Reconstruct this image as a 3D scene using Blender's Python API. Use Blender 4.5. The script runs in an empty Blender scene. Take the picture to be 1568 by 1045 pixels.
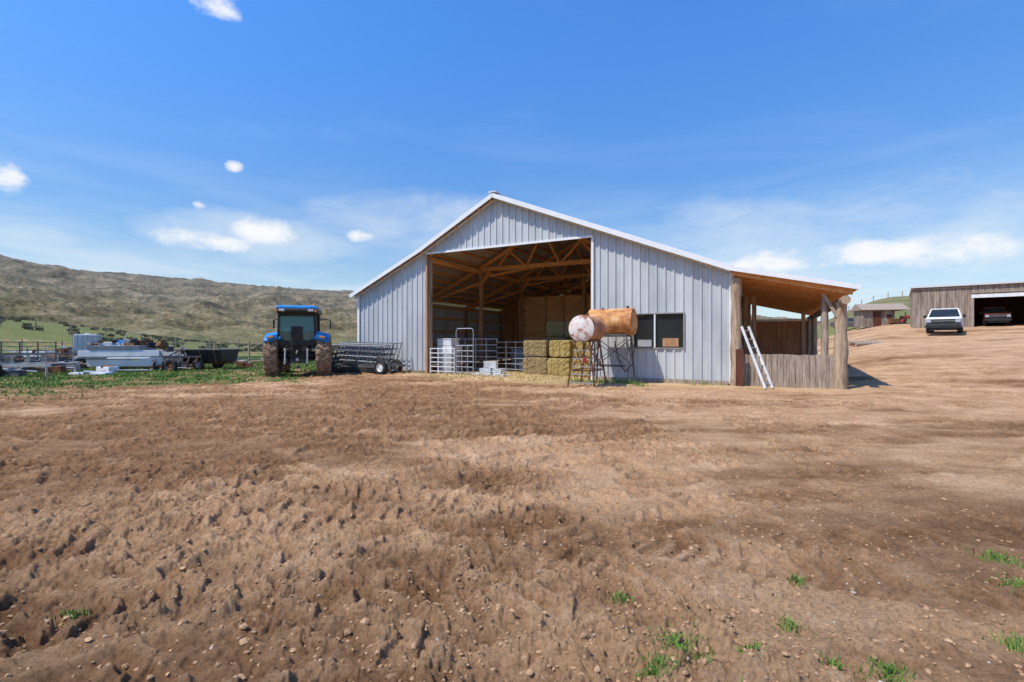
import bpy, math, random
import numpy as np
from mathutils import Vector, Matrix, Euler
random.seed(7); np.random.seed(7)
scene=bpy.context.scene
F=740.0
def PX(px,Z): return (px-784)/F*Z
# ---------------------------------------------------------------- noise
def _hash(ix,iy,seed):
    n=(ix.astype(np.int64)*374761393+iy.astype(np.int64)*668265263+seed*1442695041)&0xffffffff
    n=((n^(n>>13))*1274126177)&0xffffffff
    n=(n^(n>>16))&0xffffffff
    return n.astype(np.float64)/4294967295.0
def vnoise(x,y,seed=0):
    ix=np.floor(x);iy=np.floor(y);fx=x-ix;fy=y-iy
    fx=fx*fx*fx*(fx*(fx*6-15)+10);fy=fy*fy*fy*(fy*(fy*6-15)+10)
    a=_hash(ix,iy,seed);b=_hash(ix+1,iy,seed);c=_hash(ix,iy+1,seed);d=_hash(ix+1,iy+1,seed)
    return (a*(1-fx)+b*fx)*(1-fy)+(c*(1-fx)+d*fx)*fy
def fbm(x,y,o=4,seed=0,g=.5):
    s=0;a=1;t=0
    for i in range(o):
        s=s+a*vnoise(x,y,seed+i*17);t+=a;a*=g
        x,y=x*1.62+y*1.2+3.1,-x*1.2+y*1.62+7.7
    return s/t
def ridged(x,y,o=4,seed=0):
    s=0;a=1;t=0
    for i in range(o):
        s=s+a*(1-np.abs(2*vnoise(x,y,seed+i*17)-1));t+=a;a*=.5
        x,y=x*1.62+y*1.2+3.1,-x*1.2+y*1.62+7.7
    return s/t
def sm(a,b,x):
    t=np.clip((x-a)/(b-a),0,1);return t*t*(3-2*t)
# ---------------------------------------------------------------- materials
def new_mat(name):
    m=bpy.data.materials.new(name);m.use_nodes=True
    nt=m.node_tree;b=nt.nodes['Principled BSDF'];return m,nt,b
def M(name,c1,c2,scale=5,rough=.8,metal=0.0,bump=.15,stretch=(1,1,1),detail=6,c3=None,dist=.02,lo=.35,hi=.65,spec=.3):
    m,nt,b=new_mat(name);N=nt.nodes;L=nt.links
    tc=N.new('ShaderNodeTexCoord');mp=N.new('ShaderNodeMapping');mp.inputs['Scale'].default_value=stretch
    L.new(tc.outputs['Object'],mp.inputs[0])
    n=N.new('ShaderNodeTexNoise');n.inputs['Scale'].default_value=scale;n.inputs['Detail'].default_value=detail;n.inputs['Roughness'].default_value=.65
    L.new(mp.outputs[0],n.inputs[0])
    r=N.new('ShaderNodeValToRGB');r.color_ramp.elements[0].position=lo;r.color_ramp.elements[1].position=hi
    r.color_ramp.elements[0].color=(*c1,1);r.color_ramp.elements[1].color=(*c2,1)
    if c3:
        e=r.color_ramp.elements.new((lo+hi)/2);e.color=(*c3,1)
    L.new(n.outputs[0],r.inputs[0]);L.new(r.outputs[0],b.inputs['Base Color'])
    b.inputs['Roughness'].default_value=rough;b.inputs['Metallic'].default_value=metal
    b.inputs['Specular IOR Level'].default_value=spec
    if bump:
        n2=N.new('ShaderNodeTexNoise');n2.inputs['Scale'].default_value=scale*4;n2.inputs['Detail'].default_value=4
        L.new(mp.outputs[0],n2.inputs[0])
        bp=N.new('ShaderNodeBump');bp.inputs['Strength'].default_value=bump;bp.inputs['Distance'].default_value=dist
        L.new(n2.outputs[0],bp.inputs['Height']);L.new(bp.outputs[0],b.inputs['Normal'])
    return m
siding=M('galv_siding',(.43,.45,.455),(.60,.62,.62),1.2,.42,.12,.08,(1,1,.22),c3=(.53,.55,.555),detail=8)
sidingin=M('metal_roof_inner',(.42,.37,.31),(.54,.48,.41),1.5,.6,.1,.08)
trim=M('white_trim',(.72,.74,.75),(.8,.81,.81),3,.4)
winframe=M('window_frame',(.25,.24,.22),(.33,.32,.30),3,.5)
roofm=M('roof_metal',(.6,.62,.64),(.7,.72,.74),2,.4,.2)
lumber=M('lumber',(.54,.25,.09),(.76,.41,.18),3,.8,0,.3,(3,.4,3))
lumber_d=M('lumber_brown',(.30,.15,.075),(.50,.28,.15),3,.8,0,.3,(3,3,.4))
ply=M('plywood',(.56,.26,.10),(.76,.41,.17),2,.75,0,.2,(.6,1,3))
redwood=M('red_boards',(.26,.11,.05),(.42,.21,.11),2,.85,0,.3,(5,5,.5))
weath=M('weathered_wood',(.20,.15,.11),(.46,.38,.30),4,.9,0,.5,(5,5,.4),c3=(.33,.26,.20))
shedwood=M('old_grey_boards',(.15,.11,.085),(.40,.33,.27),1.3,.9,0,.5,(3,3,.35),c3=(.27,.215,.17),detail=9)
logw=M('log_wood',(.22,.145,.095),(.50,.39,.28),3,.9,0,.5,(4,4,.5),c3=(.38,.28,.19))
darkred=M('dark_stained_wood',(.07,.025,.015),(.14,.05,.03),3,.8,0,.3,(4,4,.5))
hay=M('hay',(.36,.25,.08),(.74,.56,.22),18,.95,0,1.0,(1,1,3),c3=(.56,.41,.14),dist=.05)
hayold=M('old_hay',(.22,.17,.07),(.44,.34,.15),18,.95,0,1.0,(1,1,3),dist=.05)
haybrown=M('weathered_hay',(.26,.18,.08),(.54,.40,.20),16,.95,0,1.0,(1,1,3),dist=.05)
twine=M('twine',(.3,.2,.08),(.4,.28,.12),5)
steel=M('galv_pipe',(.35,.36,.37),(.5,.51,.52),6,.4,.6)
dksteel=M('dark_steel',(.07,.07,.075),(.16,.15,.145),6,.6,.4)
rust=M('rusty_steel',(.12,.05,.025),(.25,.12,.06),8,.8,.2)
whitep=M('white_paint',(.62,.63,.63),(.78,.79,.79),3,.5,0,.05)
whitepl=M('white_plastic',(.6,.62,.63),(.75,.77,.78),2,.4,0,.05)
greyp=M('grey_paint',(.3,.31,.32),(.42,.43,.44),3,.6)
blackp=M('black_plastic',(.015,.015,.017),(.035,.035,.035),5,.5)
blue=M('blue_paint',(.015,.17,.48),(.04,.27,.62),4,.35,0,.03)
redp=M('red_paint',(.35,.03,.02),(.45,.06,.04),4,.4)
darkpaint=M('dark_maroon_paint',(.09,.02,.015),(.16,.04,.03),4,.4)
rubber=M('muddy_rubber',(.05,.038,.028),(.36,.24,.155),6,.95,0,.4,lo=.3,hi=.62,c3=(.21,.14,.09))
tyre=M('tyre_rubber',(.02,.02,.02),(.05,.045,.04),6,.9)
tankrust=M('tank_paint_rust',(.30,.11,.035),(.78,.52,.28),2.6,.65,0,.1,(1,1,1),c3=(.58,.27,.09),lo=.36,hi=.66,detail=9)
tankend=M('tank_end_paint',(.30,.10,.06),(.72,.66,.60),5,.6,0,.1,c3=(.6,.46,.40),lo=.38,hi=.54,detail=9)
tankdark=M('tank_rust_red',(.22,.08,.04),(.54,.27,.15),3,.7,0,.1,lo=.35,hi=.6)
lightm=M('lamp_lens',(.7,.25,.05),(.8,.3,.08),5,.3)
headl=M('headlight',(.5,.52,.55),(.7,.72,.75),5,.2,.5)
stone=M('pebble',(.30,.23,.17),(.50,.42,.34),8,.9)
greenp=M('green_paint',(.03,.10,.05),(.06,.16,.08),4,.6)
fillmat,nt_,b_=new_mat('added_fill_panel')  # translucent roof panel, added to let light into the barn
tl=nt_.nodes.new('ShaderNodeBsdfTranslucent');tl.inputs[0].default_value=(.80,.74,.62,1)
nt_.links.new(tl.outputs[0],nt_.nodes['Material Output'].inputs[0])
def glassmat(name,c,rough=.08):
    m,nt,b=new_mat(name);N=nt.nodes
    n=N.new('ShaderNodeTexNoise');n.inputs['Scale'].default_value=1.5
    r=N.new('ShaderNodeValToRGB');r.color_ramp.elements[0].color=(*[v*.7 for v in c],1);r.color_ramp.elements[1].color=(*[v*1.4 for v in c],1)
    nt.links.new(n.outputs[0],r.inputs[0]);nt.links.new(r.outputs[0],b.inputs['Base Color'])
    b.inputs['Roughness'].default_value=rough;b.inputs['Specular IOR Level'].default_value=.6;return m
glass=glassmat('dark_glass',(.02,.024,.026))
cabglass=glassmat('green_cab_glass',(.055,.15,.13))
# ---------------------------------------------------------------- mesh builder
class B:
    def __init__(s): s.v=[];s.f=[];s.m=[];s.mats=[];s.T=Matrix.Identity(4)
    def mi(s,m):
        if m not in s.mats:s.mats.append(m)
        return s.mats.index(m)
    def add(s,vs,fs,m):
        o=len(s.v);k=s.mi(m)
        s.v+= [tuple(s.T@Vector(p)) for p in vs]
        for f in fs: s.f.append(tuple(i+o for i in f));s.m.append(k)
    def box(s,c,d,m,rot=(0,0,0),taper=1.0):
        R=Euler(rot).to_matrix();x,y,z=[a/2 for a in d];vs=[]
        for sz in(-1,1):
            t=taper if sz>0 else 1
            for sx,sy in((-1,-1),(1,-1),(1,1),(-1,1)):
                vs.append(R@Vector((sx*x*t,sy*y*t,sz*z))+Vector(c))
        s.add(vs,[(3,2,1,0),(4,5,6,7),(0,1,5,4),(1,2,6,5),(2,3,7,6),(3,0,4,7)],m)
    def beam(s,p0,p1,w,h,m):
        p0=Vector(p0);p1=Vector(p1);d=(p1-p0).normalized()
        up=Vector((0,0,1)) if abs(d.z)<.95 else Vector((0,1,0))
        a=d.cross(up).normalized()*w/2;b=a.cross(d).normalized()*h/2
        vs=[p+i*a+j*b for p in(p0,p1) for i,j in((-1,-1),(1,-1),(1,1),(-1,1))]
        s.add(vs,[(3,2,1,0),(4,5,6,7),(0,1,5,4),(1,2,6,5),(2,3,7,6),(3,0,4,7)],m)
    def tube(s,p0,p1,r,m,n=8,r2=None):
        r2=r if r2 is None else r2
        p0=Vector(p0);p1=Vector(p1);d=(p1-p0).normalized()
        up=Vector((0,0,1)) if abs(d.z)<.95 else Vector((0,1,0))
        a=d.cross(up).normalized();b=a.cross(d)
        vs=[p+(a*math.cos(2*math.pi*i/n)+b*math.sin(2*math.pi*i/n))*q for p,q in((p0,r),(p1,r2)) for i in range(n)]
        fs=[(i,(i+1)%n,n+(i+1)%n,n+i) for i in range(n)]+[tuple(range(n))[::-1],tuple(range(n,2*n))]
        s.add(vs,fs,m)
    def path(s,pts,r,m,n=8):
        for a,b in zip(pts[:-1],pts[1:]): s.tube(a,b,r,m,n)
    def lathe(s,prof,o,ax,m,n=28,cap=False):
        o=Vector(o);d=Vector(ax).normalized();up=Vector((0,0,1)) if abs(d.z)<.95 else Vector((0,1,0))
        a=d.cross(up).normalized();b=a.cross(d);vs=[]
        for t,r in prof:
            for i in range(n):
                an=2*math.pi*i/n;vs.append(o+d*t+(a*math.cos(an)+b*math.sin(an))*r)
        fs=[]
        for k in range(len(prof)-1):
            for i in range(n):
                fs.append((k*n+i,k*n+(i+1)%n,(k+1)*n+(i+1)%n,(k+1)*n+i))
        if cap: fs+= [tuple(range(n))[::-1],tuple(range((len(prof)-1)*n,len(prof)*n))]
        s.add(vs,fs,m)
    def prism(s,poly,x0,x1,m,x0b=None):
        n=len(poly)
        vs=[(x0,p[0],p[1]) for p in poly]+[(x1,p[0],p[1]) for p in poly]
        fs=[(i,(i+1)%n,n+(i+1)%n,n+i) for i in range(n)]+[tuple(range(n))[::-1],tuple(range(n,2*n))]
        s.add(vs,fs,m)
    def quad(s,a,b,c,d,m): s.add([a,b,c,d],[(0,1,2,3)],m)
    def obj(s,name,parent=None,bevel=0,smooth=False,loc=None,rotz=None):
        me=bpy.data.meshes.new(name);me.from_pydata(s.v,[],s.f)
        for m in s.mats: me.materials.append(m)
        me.polygons.foreach_set('material_index',s.m);me.update()
        o=bpy.data.objects.new(name,me);scene.collection.objects.link(o)
        if parent:o.parent=parent
        if loc is not None:o.location=loc
        if rotz is not None:o.rotation_euler=(0,0,rotz)
        if bevel:
            b=o.modifiers.new('b','BEVEL');b.width=bevel;b.segments=2;b.limit_method='ANGLE';b.angle_limit=.9
        if smooth:
            me.shade_smooth()
            try:
                me.set_sharp_from_angle(angle=.7)
            except Exception: pass
        return o
def empty(name,loc,rotz=0):
    e=bpy.data.objects.new(name,None);e.location=loc;e.rotation_euler=(0,0,rotz);e.empty_display_size=.3
    scene.collection.objects.link(e);return e
# ---------------------------------------------------------------- terrain
BL=np.array([-7.7,24.4]);ES=np.array([.884,-.467]);ED=np.array([.467,.884])
def base_h(x,y):
    x=np.asarray(x,float);y=np.asarray(y,float)
    R=np.hypot(x,y);yy=np.maximum(y,1.0);u=x/yy
    q=.7*x+.7*y
    mR=sm(.48,.8,u)*(y>3)
    cap=np.minimum(q,190)
    z=mR*(.0706*np.log1p(np.exp(np.clip((cap-20)/2,-30,30)))*2*(cap<60)+(cap>=60)*.0706*(cap-20)+.030*np.maximum(cap-74,0))
    z=z-mR*np.maximum(q-200,0)*.02*(q<900)
    mL=sm(-.45,-1.1,u)*(y>3)
    z=z+mL*5.6*sm(33,95,R*.75)
    az=np.arctan2(x,y)
    pxs=[-400,0,60,130,200,300,420,550,800,1100,1300,1568,2200]
    pys=[402,402,413,423,427,433,440,449,462,480,500,500,480]
    azs=[math.atan((p-784)/F) for p in pxs];tn=[(522-q2)/F*math.cos(a) for q2,a in zip(pys,azs)]
    t=np.interp(az,azs,tn)
    f=sm(200,2300,R)*(.66+.34*sm(1000,2300,R))
    z=z+f*t*2300*(1-.15*mR)
    amp=sm(160,800,R)*(1-.55*sm(1600,2300,R))
    z=z+amp*(74*(ridged(x/460,y/460,6,5)-.70)+28*(ridged(x/120,y/120,5,9)-.62)+9*(ridged(x/36,y/36,3,19)-.6))*(1-mR*.7)
    z=z+sm(3200,5200,R)*sm(-.62,-.78,az)*200
    return z
def bary(x,y):
    dx=x-BL[0];dy=y-BL[1];return dx*ES[0]+dy*ES[1],dx*ED[0]+dy*ED[1]
def masks(x,y):
    R=np.hypot(x,y);yy=np.maximum(y,1.0);u=x/yy;s,d=bary(x,y)
    n=fbm(x*.35,y*.35,4,31);n2=fbm(x*1.6,y*1.6,3,77)
    lim=16.9+(u+.5)*8.0+ (n-.5)*6+(n2-.5)*4
    g=sm(0,1.6,y-lim)*sm(-.40,-.47,u+(n2-.5)*.06)
    g=np.maximum(g,sm(0,1,y-(23.2+(n-.5)*2))*(s<-.3)*.9)
    g=np.maximum(g,sm(.0,.4,.55-np.abs(d+1.6+(n2-.5)))*sm(11.6,12.2,s)*sm(14.9,14.1,s)*.9)
    q=.7*x+.7*y
    g=np.maximum(g,sm(.45,.8,u)*sm(64,76,q+(n-.5)*8)*.9)
    for (a,b,r) in TUFTS: g=np.maximum(g,sm(r*1.3,r*.2,np.hypot(x-a,y-b)+ (n2-.5)*r)*.4)
    g=g*(.22+1.15*sm(.36,.60,n2))
    g=np.maximum(g,(R>75)*.85)
    bandm=sm(7,9,y+(n-.5)*2)*sm(17,12.5,y-x*.25+(n-.5)*3)*sm(5,-5,x+(n-.5)*6)
    moist=sm(.40,.66,fbm(x*.25,y*.6,5,3,.6)+.17*sm(3,-7,x)-.10*sm(1,9,x)+.14*bandm)
    hill=sm(60,170,R)
    straw=sm(2.8,1.0,np.abs(s-8.6)*.55+(n2-.5)*1.6)*sm(-3,-1.2,d+(n-.5)*2)*sm(14,12,d)
    straw=np.maximum(straw,.5*sm(1.2,.2,np.abs(d+.6+(n2-.5)))*sm(14,16,s)*sm(22,19,s))
    return np.clip(g,0,1),moist,hill,np.clip(straw,0,1)
def gp(px,py):
    Z=F*1.5/(py-522.5);return PX(px,Z),Z
TUFTS=[(*gp(1040,995),.12),(*gp(1360,1035),.07),(*gp(1210,968),.045),(*gp(1530,858),.09),(*gp(950,915),.04),(*gp(110,940),.045),(*gp(1560,900),.08),(*gp(1220,905),.035),(*gp(1000,1035),.06),(*gp(1150,1010),.03),(*gp(1555,985),.05),(*gp(1280,1020),.03)]
TR=[(10,-14,20,.46),(10,-14,21.8,.46),(-30,30,37.0,.5),(-30,30,38.9,.5),(0,-60,69.8,.5),(0,-60,71.8,.5),(-5,60,52.6,.45),(-5,60,50.6,.45),
    (-20,-10,21.6,.46),(-20,-10,23.4,.46),(40,20,41.2,.4),(40,20,43,.4),(3,-5,8.7,.42),(3,-5,10.5,.42),(16,-22,28,.5),(16,-22,29.9,.5),(4,-70,84,.5),(4,-70,86,.5),(-60,4,59.3,.5),(-60,4,57.4,.5),(6,-9,12,.4),
    (12,-30,36.5,.45),(12,-30,34.8,.45),(-8,-14,18.0,.42),(-8,-14,19.8,.42),(30,-30,47,.45),(30,-30,45.2,.45)]
def detail_h(x,y):
    R=np.hypot(x,y)
    fade=sm(34,24,R)
    s,d=bary(x,y)
    inb=sm(-.8,0,d)*sm(-.5,0,s)*sm(21,20,s)
    w=fbm(x*.45,y*.45,3,41)
    rough=sm(.36,.58,fbm(x*.6,y*.6,5,55,.6)+.13*sm(3,-4,x)-.07*sm(1,5,x))
    h=.05*(w-.5)
    wx=x+.11*(fbm(x*1.6,y*1.6,3,90)-.5)*2+.04*(vnoise(x*8,y*8,92)-.5);wy=y+.11*(fbm(x*1.6,y*1.6,3,91)-.5)*2+.04*(vnoise(x*8,y*8,93)-.5)
    tot=np.zeros_like(x)
    for i,(cx,cy,Rr,wd) in enumerate(TR):
        r=np.hypot(wx-cx,wy-cy)-Rr;sgn=np.arctan2(wy-cy,wx-cx)*Rr
        a=np.abs(r);ins=sm(wd*.5+.03,wd*.5-.03,a)
        st=sm(.39,.54,fbm(x*.45+i*9,y*.45,4,100+i,.6))*(1-.45*sm(0,5,x))
        pitch=.155+.025*(i%3)
        ph=sgn/pitch+a/wd*1.3*(1 if i%2 else -1)
        tri=np.abs((ph%1)-.5)*2
        lug=sm(.34,.68,tri)*sm(.25,.55,vnoise(x*4+i,y*4,140+i))
        k=ins*st
        hh=ins*(-.027+.037*lug)+.018*np.exp(-((a-wd/2-.05)/.05)**2)
        h=h*(1-k*.5)+hh*st
        tot=np.maximum(tot,k)
    n1=fbm(x*7,y*7,5,61,.6)
    cl=np.abs(n1-.5)*2
    h=h+rough*(.034*sm(.50,.62,fbm(x*5.5,y*5.5,4,71,.6))+.060*(.25-cl))*(1-.5*tot)
    n15=fbm(x*15,y*15,4,81,.65)
    h=h+(.30+.70*rough)*(.021*(n15-.5)*2)
    c2=fbm(x*17,y*17,2,83);h=h+(.12+.88*rough)*.018*sm(.62,.69,c2)
    c3=vnoise(x*33,y*33,84);h=h+(.25+.75*rough)*.010*sm(.66,.75,c3)
    h=h+.10*sm(6.5,12,R)*(fbm(x*.6+3,y*2.6,5,15,.6)-.5)
    return h*fade*(1-.7*inb), rough
def build_terrain():
    fa=math.radians(52);ncf=920;ncc=60
    th=np.concatenate([np.linspace(-fa,fa,ncf),np.linspace(fa,2*math.pi-fa,ncc+2)[1:-1]])
    rr=[];r=.4
    while r<1.75: rr.append(r);r*=1.04
    while r<30: rr.append(r);r*=1.0045
    while r<400: rr.append(r);r*=1.014
    while r<8000: rr.append(r);r*=1.012
    rr=np.array(rr);nr=len(rr);nc=len(th)
    Rg,Tg=np.meshgrid(rr,th,indexing='ij')
    x=(Rg*np.sin(Tg)).ravel();y=(Rg*np.cos(Tg)).ravel()
    z=base_h(x,y);near=np.hypot(x,y)<36
    dh=np.zeros_like(z);rg=np.zeros_like(z)
    a,b=detail_h(x[near],y[near]);dh[near]=a;rg[near]=b
    z=z+dh
    g,mo,hi,stw=masks(x,y)
    mo=np.clip(mo+(rg-.40)*.32*near-dh*8*near,0,1)
    co=np.stack([x,y,z],1)
    co=np.vstack([co,[[0,0,0]]])
    i=np.arange(nr-1)[:,None]*nc+np.arange(nc)[None,:]
    j=np.arange(nr-1)[:,None]*nc+(np.arange(nc)[None,:]+1)%nc
    q=np.stack([i,i+nc,j+nc,j],-1).reshape(-1,4)
    me=bpy.data.meshes.new('ground')
    nv=len(co);nq=len(q);tri=np.stack([np.full(nc,nv-1),np.arange(nc),(np.arange(nc)+1)%nc],1)
    me.vertices.add(nv);me.vertices.foreach_set('co',co.astype(np.float32).ravel())
    me.loops.add(nq*4+nc*3);me.loops.foreach_set('vertex_index',np.concatenate([q.ravel(),tri.ravel()]).astype(np.int32))
    me.polygons.add(nq+nc)
    ls=np.concatenate([np.arange(nq)*4,nq*4+np.arange(nc)*3]).astype(np.int32)
    me.polygons.foreach_set('loop_start',ls)
    me.update(calc_edges=True);me.validate()
    at=me.attributes.new('masks','FLOAT_COLOR','POINT')
    c=np.stack([g,mo,hi,stw],1);c=np.vstack([c,[[0,0,0,0]]]).astype(np.float32)
    at.data.foreach_set('color',c.ravel())
    me.shade_smooth()
    o=bpy.data.objects.new('ground',me);scene.collection.objects.link(o)
    return o
def ground_mat():
    m,nt,b=new_mat('ground_dirt_grass');N=nt.nodes;L=nt.links
    at=N.new('ShaderNodeAttribute');at.attribute_name='masks'
    sep=N.new('ShaderNodeSeparateColor');L.new(at.outputs['Color'],sep.inputs[0])
    geo=N.new('ShaderNodeNewGeometry')
    def noise(sc,det=6,rg=.6,vec=None,st=None):
        n=N.new('ShaderNodeTexNoise');n.inputs['Scale'].default_value=sc;n.inputs['Detail'].default_value=det;n.inputs['Roughness'].default_value=rg
        src=geo.outputs['Position']
        if st:
            mp=N.new('ShaderNodeMapping');mp.inputs['Scale'].default_value=st;L.new(src,mp.inputs[0]);src=mp.outputs[0]
        L.new(src,n.inputs['Vector']);return n.outputs[0]
    def ramp(fac,stops):
        r=N.new('ShaderNodeValToRGB')
        while len(r.color_ramp.elements)<len(stops): r.color_ramp.elements.new(.5)
        for e,(p,c) in zip(r.color_ramp.elements,stops): e.position=p;e.color=(*c,1)
        L.new(fac,r.inputs[0]);return r.outputs[0]
    def mix(f,a,c,mode='MIX'):
        n=N.new('ShaderNodeMix');n.data_type='RGBA';n.blend_type=mode
        if isinstance(f,float): n.inputs[0].default_value=f
        else: L.new(f,n.inputs[0])
        L.new(a,n.inputs[6]);L.new(c,n.inputs[7]);return n.outputs[2]
    dry=ramp(noise(1.1,12,.76),[(.3,(.37,.205,.103)),(.5,(.52,.315,.172)),(.68,(.64,.43,.265))])
    wet=ramp(noise(2.2,12,.74),[(.3,(.15,.070,.031)),(.5,(.265,.140,.067)),(.7,(.42,.25,.135))])
    dirt=mix(sep.outputs['Green'],dry,wet)
    st_=ramp(noise(1.0,9,.7,st=(.35,1.7,1)),[(.32,(.72,.69,.66)),(.5,(1,1,1)),(.68,(1.14,1.15,1.16))])
    dirt=mix(1.0,dirt,st_,'MULTIPLY')
    sp=ramp(noise(38,6,.8),[(.36,(.55,.52,.50)),(.5,(1,1,1)),(.68,(1.22,1.2,1.17))])
    dirt=mix(1.0,dirt,sp,'MULTIPLY')
    straw=ramp(noise(25,5,.7),[(.3,(.36,.24,.12)),(.6,(.62,.47,.24))])
    m2=N.new('ShaderNodeMath');m2.operation='MULTIPLY';L.new(at.outputs['Alpha'],m2.inputs[0]);m2.inputs[1].default_value=.75
    dirt=mix(m2.outputs[0],dirt,straw)
    grass=ramp(noise(5,8,.75),[(.3,(.06,.085,.022)),(.5,(.12,.155,.04)),(.7,(.25,.23,.10))])
    hillc=ramp(noise(.012,14,.72),[(.37,(.07,.066,.032)),(.46,(.145,.128,.064)),(.54,(.24,.197,.11)),(.66,(.37,.30,.19))])
    scrub=ramp(noise(.16,8,.8),[(.42,(.38,.41,.36)),(.53,(1,1,1))])
    hillc=mix(1.0,hillc,scrub,'MULTIPLY')
    mg=ramp(noise(.10,11,.72),[(.34,(.07,.085,.030)),(.5,(.145,.150,.055)),(.66,(.28,.24,.13))])
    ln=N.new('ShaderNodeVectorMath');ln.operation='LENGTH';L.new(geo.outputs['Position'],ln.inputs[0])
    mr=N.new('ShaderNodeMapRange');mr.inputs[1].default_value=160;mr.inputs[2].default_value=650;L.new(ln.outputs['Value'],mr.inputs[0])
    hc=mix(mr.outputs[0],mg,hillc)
    mh=N.new('ShaderNodeMapRange');mh.inputs[1].default_value=900;mh.inputs[2].default_value=5200;mh.inputs[4].default_value=.75;L.new(ln.outputs['Value'],mh.inputs[0])  # aerial haze painted into the hill colour, stronger with distance
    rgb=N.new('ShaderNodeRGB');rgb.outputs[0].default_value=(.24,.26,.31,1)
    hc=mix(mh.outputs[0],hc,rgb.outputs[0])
    gcol=mix(sep.outputs['Blue'],grass,hc)
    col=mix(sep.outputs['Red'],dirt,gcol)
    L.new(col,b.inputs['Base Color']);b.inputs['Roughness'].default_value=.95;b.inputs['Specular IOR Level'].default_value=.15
    bp=N.new('ShaderNodeBump');bp.inputs['Strength'].default_value=1.0;bp.inputs['Distance'].default_value=.04
    L.new(noise(22,11,.8),bp.inputs['Height'])
    mh2=N.new('ShaderNodeMath');mh2.operation='MULTIPLY';L.new(mr.outputs[0],mh2.inputs[0]);mh2.inputs[1].default_value=.8
    bp2=N.new('ShaderNodeBump');bp2.inputs['Distance'].default_value=14
    L.new(mh2.outputs[0],bp2.inputs['Strength']);L.new(noise(.03,10,.68),bp2.inputs['Height']);L.new(bp.outputs[0],bp2.inputs['Normal'])
    L.new(bp2.outputs[0],b.inputs['Normal'])
    return m
ground=build_terrain();ground.data.materials.append(ground_mat())
def gz(x,y): return float(base_h(np.array([x]),np.array([y]))[0])
# ---------------------------------------------------------------- grass blades
def blades(name,pts,hts,mat,wid=.012,lean=.5):
    n=len(pts);pts=np.array(pts);hts=np.array(hts)
    a=np.random.rand(n)*2*math.pi;w=wid*(.6+.8*np.random.rand(n))
    dx=np.cos(a)*w;dy=np.sin(a)*w
    la=np.random.rand(n)*2*math.pi;ll=hts*lean*np.random.rand(n)
    V=np.zeros((n,5,3))
    V[:,0]=pts-np.stack([dx,dy,np.full(n,.01)],1);V[:,1]=pts+np.stack([dx,dy,np.full(n,-.01)],1)
    mid=pts+np.stack([np.cos(la)*ll*.35,np.sin(la)*ll*.35,hts*.6],1)
    V[:,2]=mid+np.stack([dx,dy,0*dx],1)*.7;V[:,3]=mid-np.stack([dx,dy,0*dx],1)*.7
    V[:,4]=pts+np.stack([np.cos(la)*ll,np.sin(la)*ll,hts],1)
    k=np.arange(n)*5
    q=np.stack([k,k+1,k+2,k+3],1);t=np.stack([k+3,k+2,k+4],1)
    me=bpy.data.meshes.new(name);me.vertices.add(n*5);me.vertices.foreach_set('co',V.astype(np.float32).ravel())
    me.loops.add(n*7);me.loops.foreach_set('vertex_index',np.concatenate([q.ravel(),t.ravel()]).astype(np.int32))
    me.polygons.add(2*n);me.polygons.foreach_set('loop_start',np.concatenate([np.arange(n)*4,n*4+np.arange(n)*3]).astype(np.int32))
    me.update(calc_edges=True);me.materials.append(mat)
    o=bpy.data.objects.new(name,me);scene.collection.objects.link(o);return o
gm=M('grass_blades',(.09,.14,.03),(.34,.31,.13),.9,.8,0,0,c3=(.13,.24,.04),lo=.3,hi=.68,detail=9)
strawm=M('straw_blades',(.45,.33,.14),(.65,.5,.25),3,.9,0,0)
def surf(x,y):
    d,_=detail_h(x,y);return base_h(x,y)+d
N0=300000
x=np.random.uniform(-42,-5,N0);y=np.random.uniform(8,46,N0)
g,_,_,_=masks(x,y);s_,d_=bary(x,y)
keep=(np.random.rand(N0)<g**1.4)&(x/y<-.3)&(x/y>-1.15)&~((s_>-.1)&(d_>-.1))
x=x[keep];y=y[keep]
hh=(.025+.075*np.random.rand(len(x)))*(.4+1.3*fbm(x*.7,y*.7,3,12))
blades('grass',np.stack([x,y,surf(x,y)],1),hh,gm,.016,.9)
x=np.random.uniform(-9,9,60000);y=np.random.uniform(13,26,60000);s_,d_=bary(x,y)
n2=fbm(x*2,y*2,3,5)
dens=sm(.0,.5,.6-np.abs(d_+1.5+(n2-.5)*1.4))*sm(11.4,12.2,s_)*sm(15.1,13.8,s_)
dens=np.maximum(dens,.5*sm(.5,.1,np.abs(d_+.35))*sm(-.5,.0,s_)*sm(4.4,4.1,s_)*sm(.4,.6,n2))
dens=np.maximum(dens,.35*sm(.35,.1,np.abs(d_+.3))*sm(15,15.3,s_)*sm(17.2,16.8,s_)*sm(.45,.6,n2))
k=np.random.rand(len(x))<dens*.8
x=x[k];y=y[k]
blades('weeds',np.stack([x,y,surf(x,y)],1),.06+.12*np.random.rand(len(x)),gm,.014)
P=[];H=[]
for (a,b_,r) in TUFTS:
    n=int(2600*r)
    rr=r*np.abs(np.random.randn(n))*.8;t=np.random.rand(n)*6.28
    xx=a+rr*np.cos(t)*1.3;yy=b_+rr*np.sin(t);zz=surf(xx,yy)
    P+=list(np.stack([xx,yy,zz],1));H+=list(.01+.035*np.random.rand(n))
blades('grass_tufts',P,H,gm,.0035,1.2)
ss=np.random.uniform(4.6,12,14000);dd=np.random.uniform(-2.4,3.2,14000)
x=BL[0]+ss*ES[0]+dd*ED[0];y=BL[1]+ss*ES[1]+dd*ED[1]
_,_,_,sw=masks(x,y);k=np.random.rand(len(x))<sw*.8;x=x[k];y=y[k]
blades('loose_straw',np.stack([x,y,surf(x,y)],1),.02+.05*np.random.rand(len(x)),strawm,.012,4)
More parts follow.
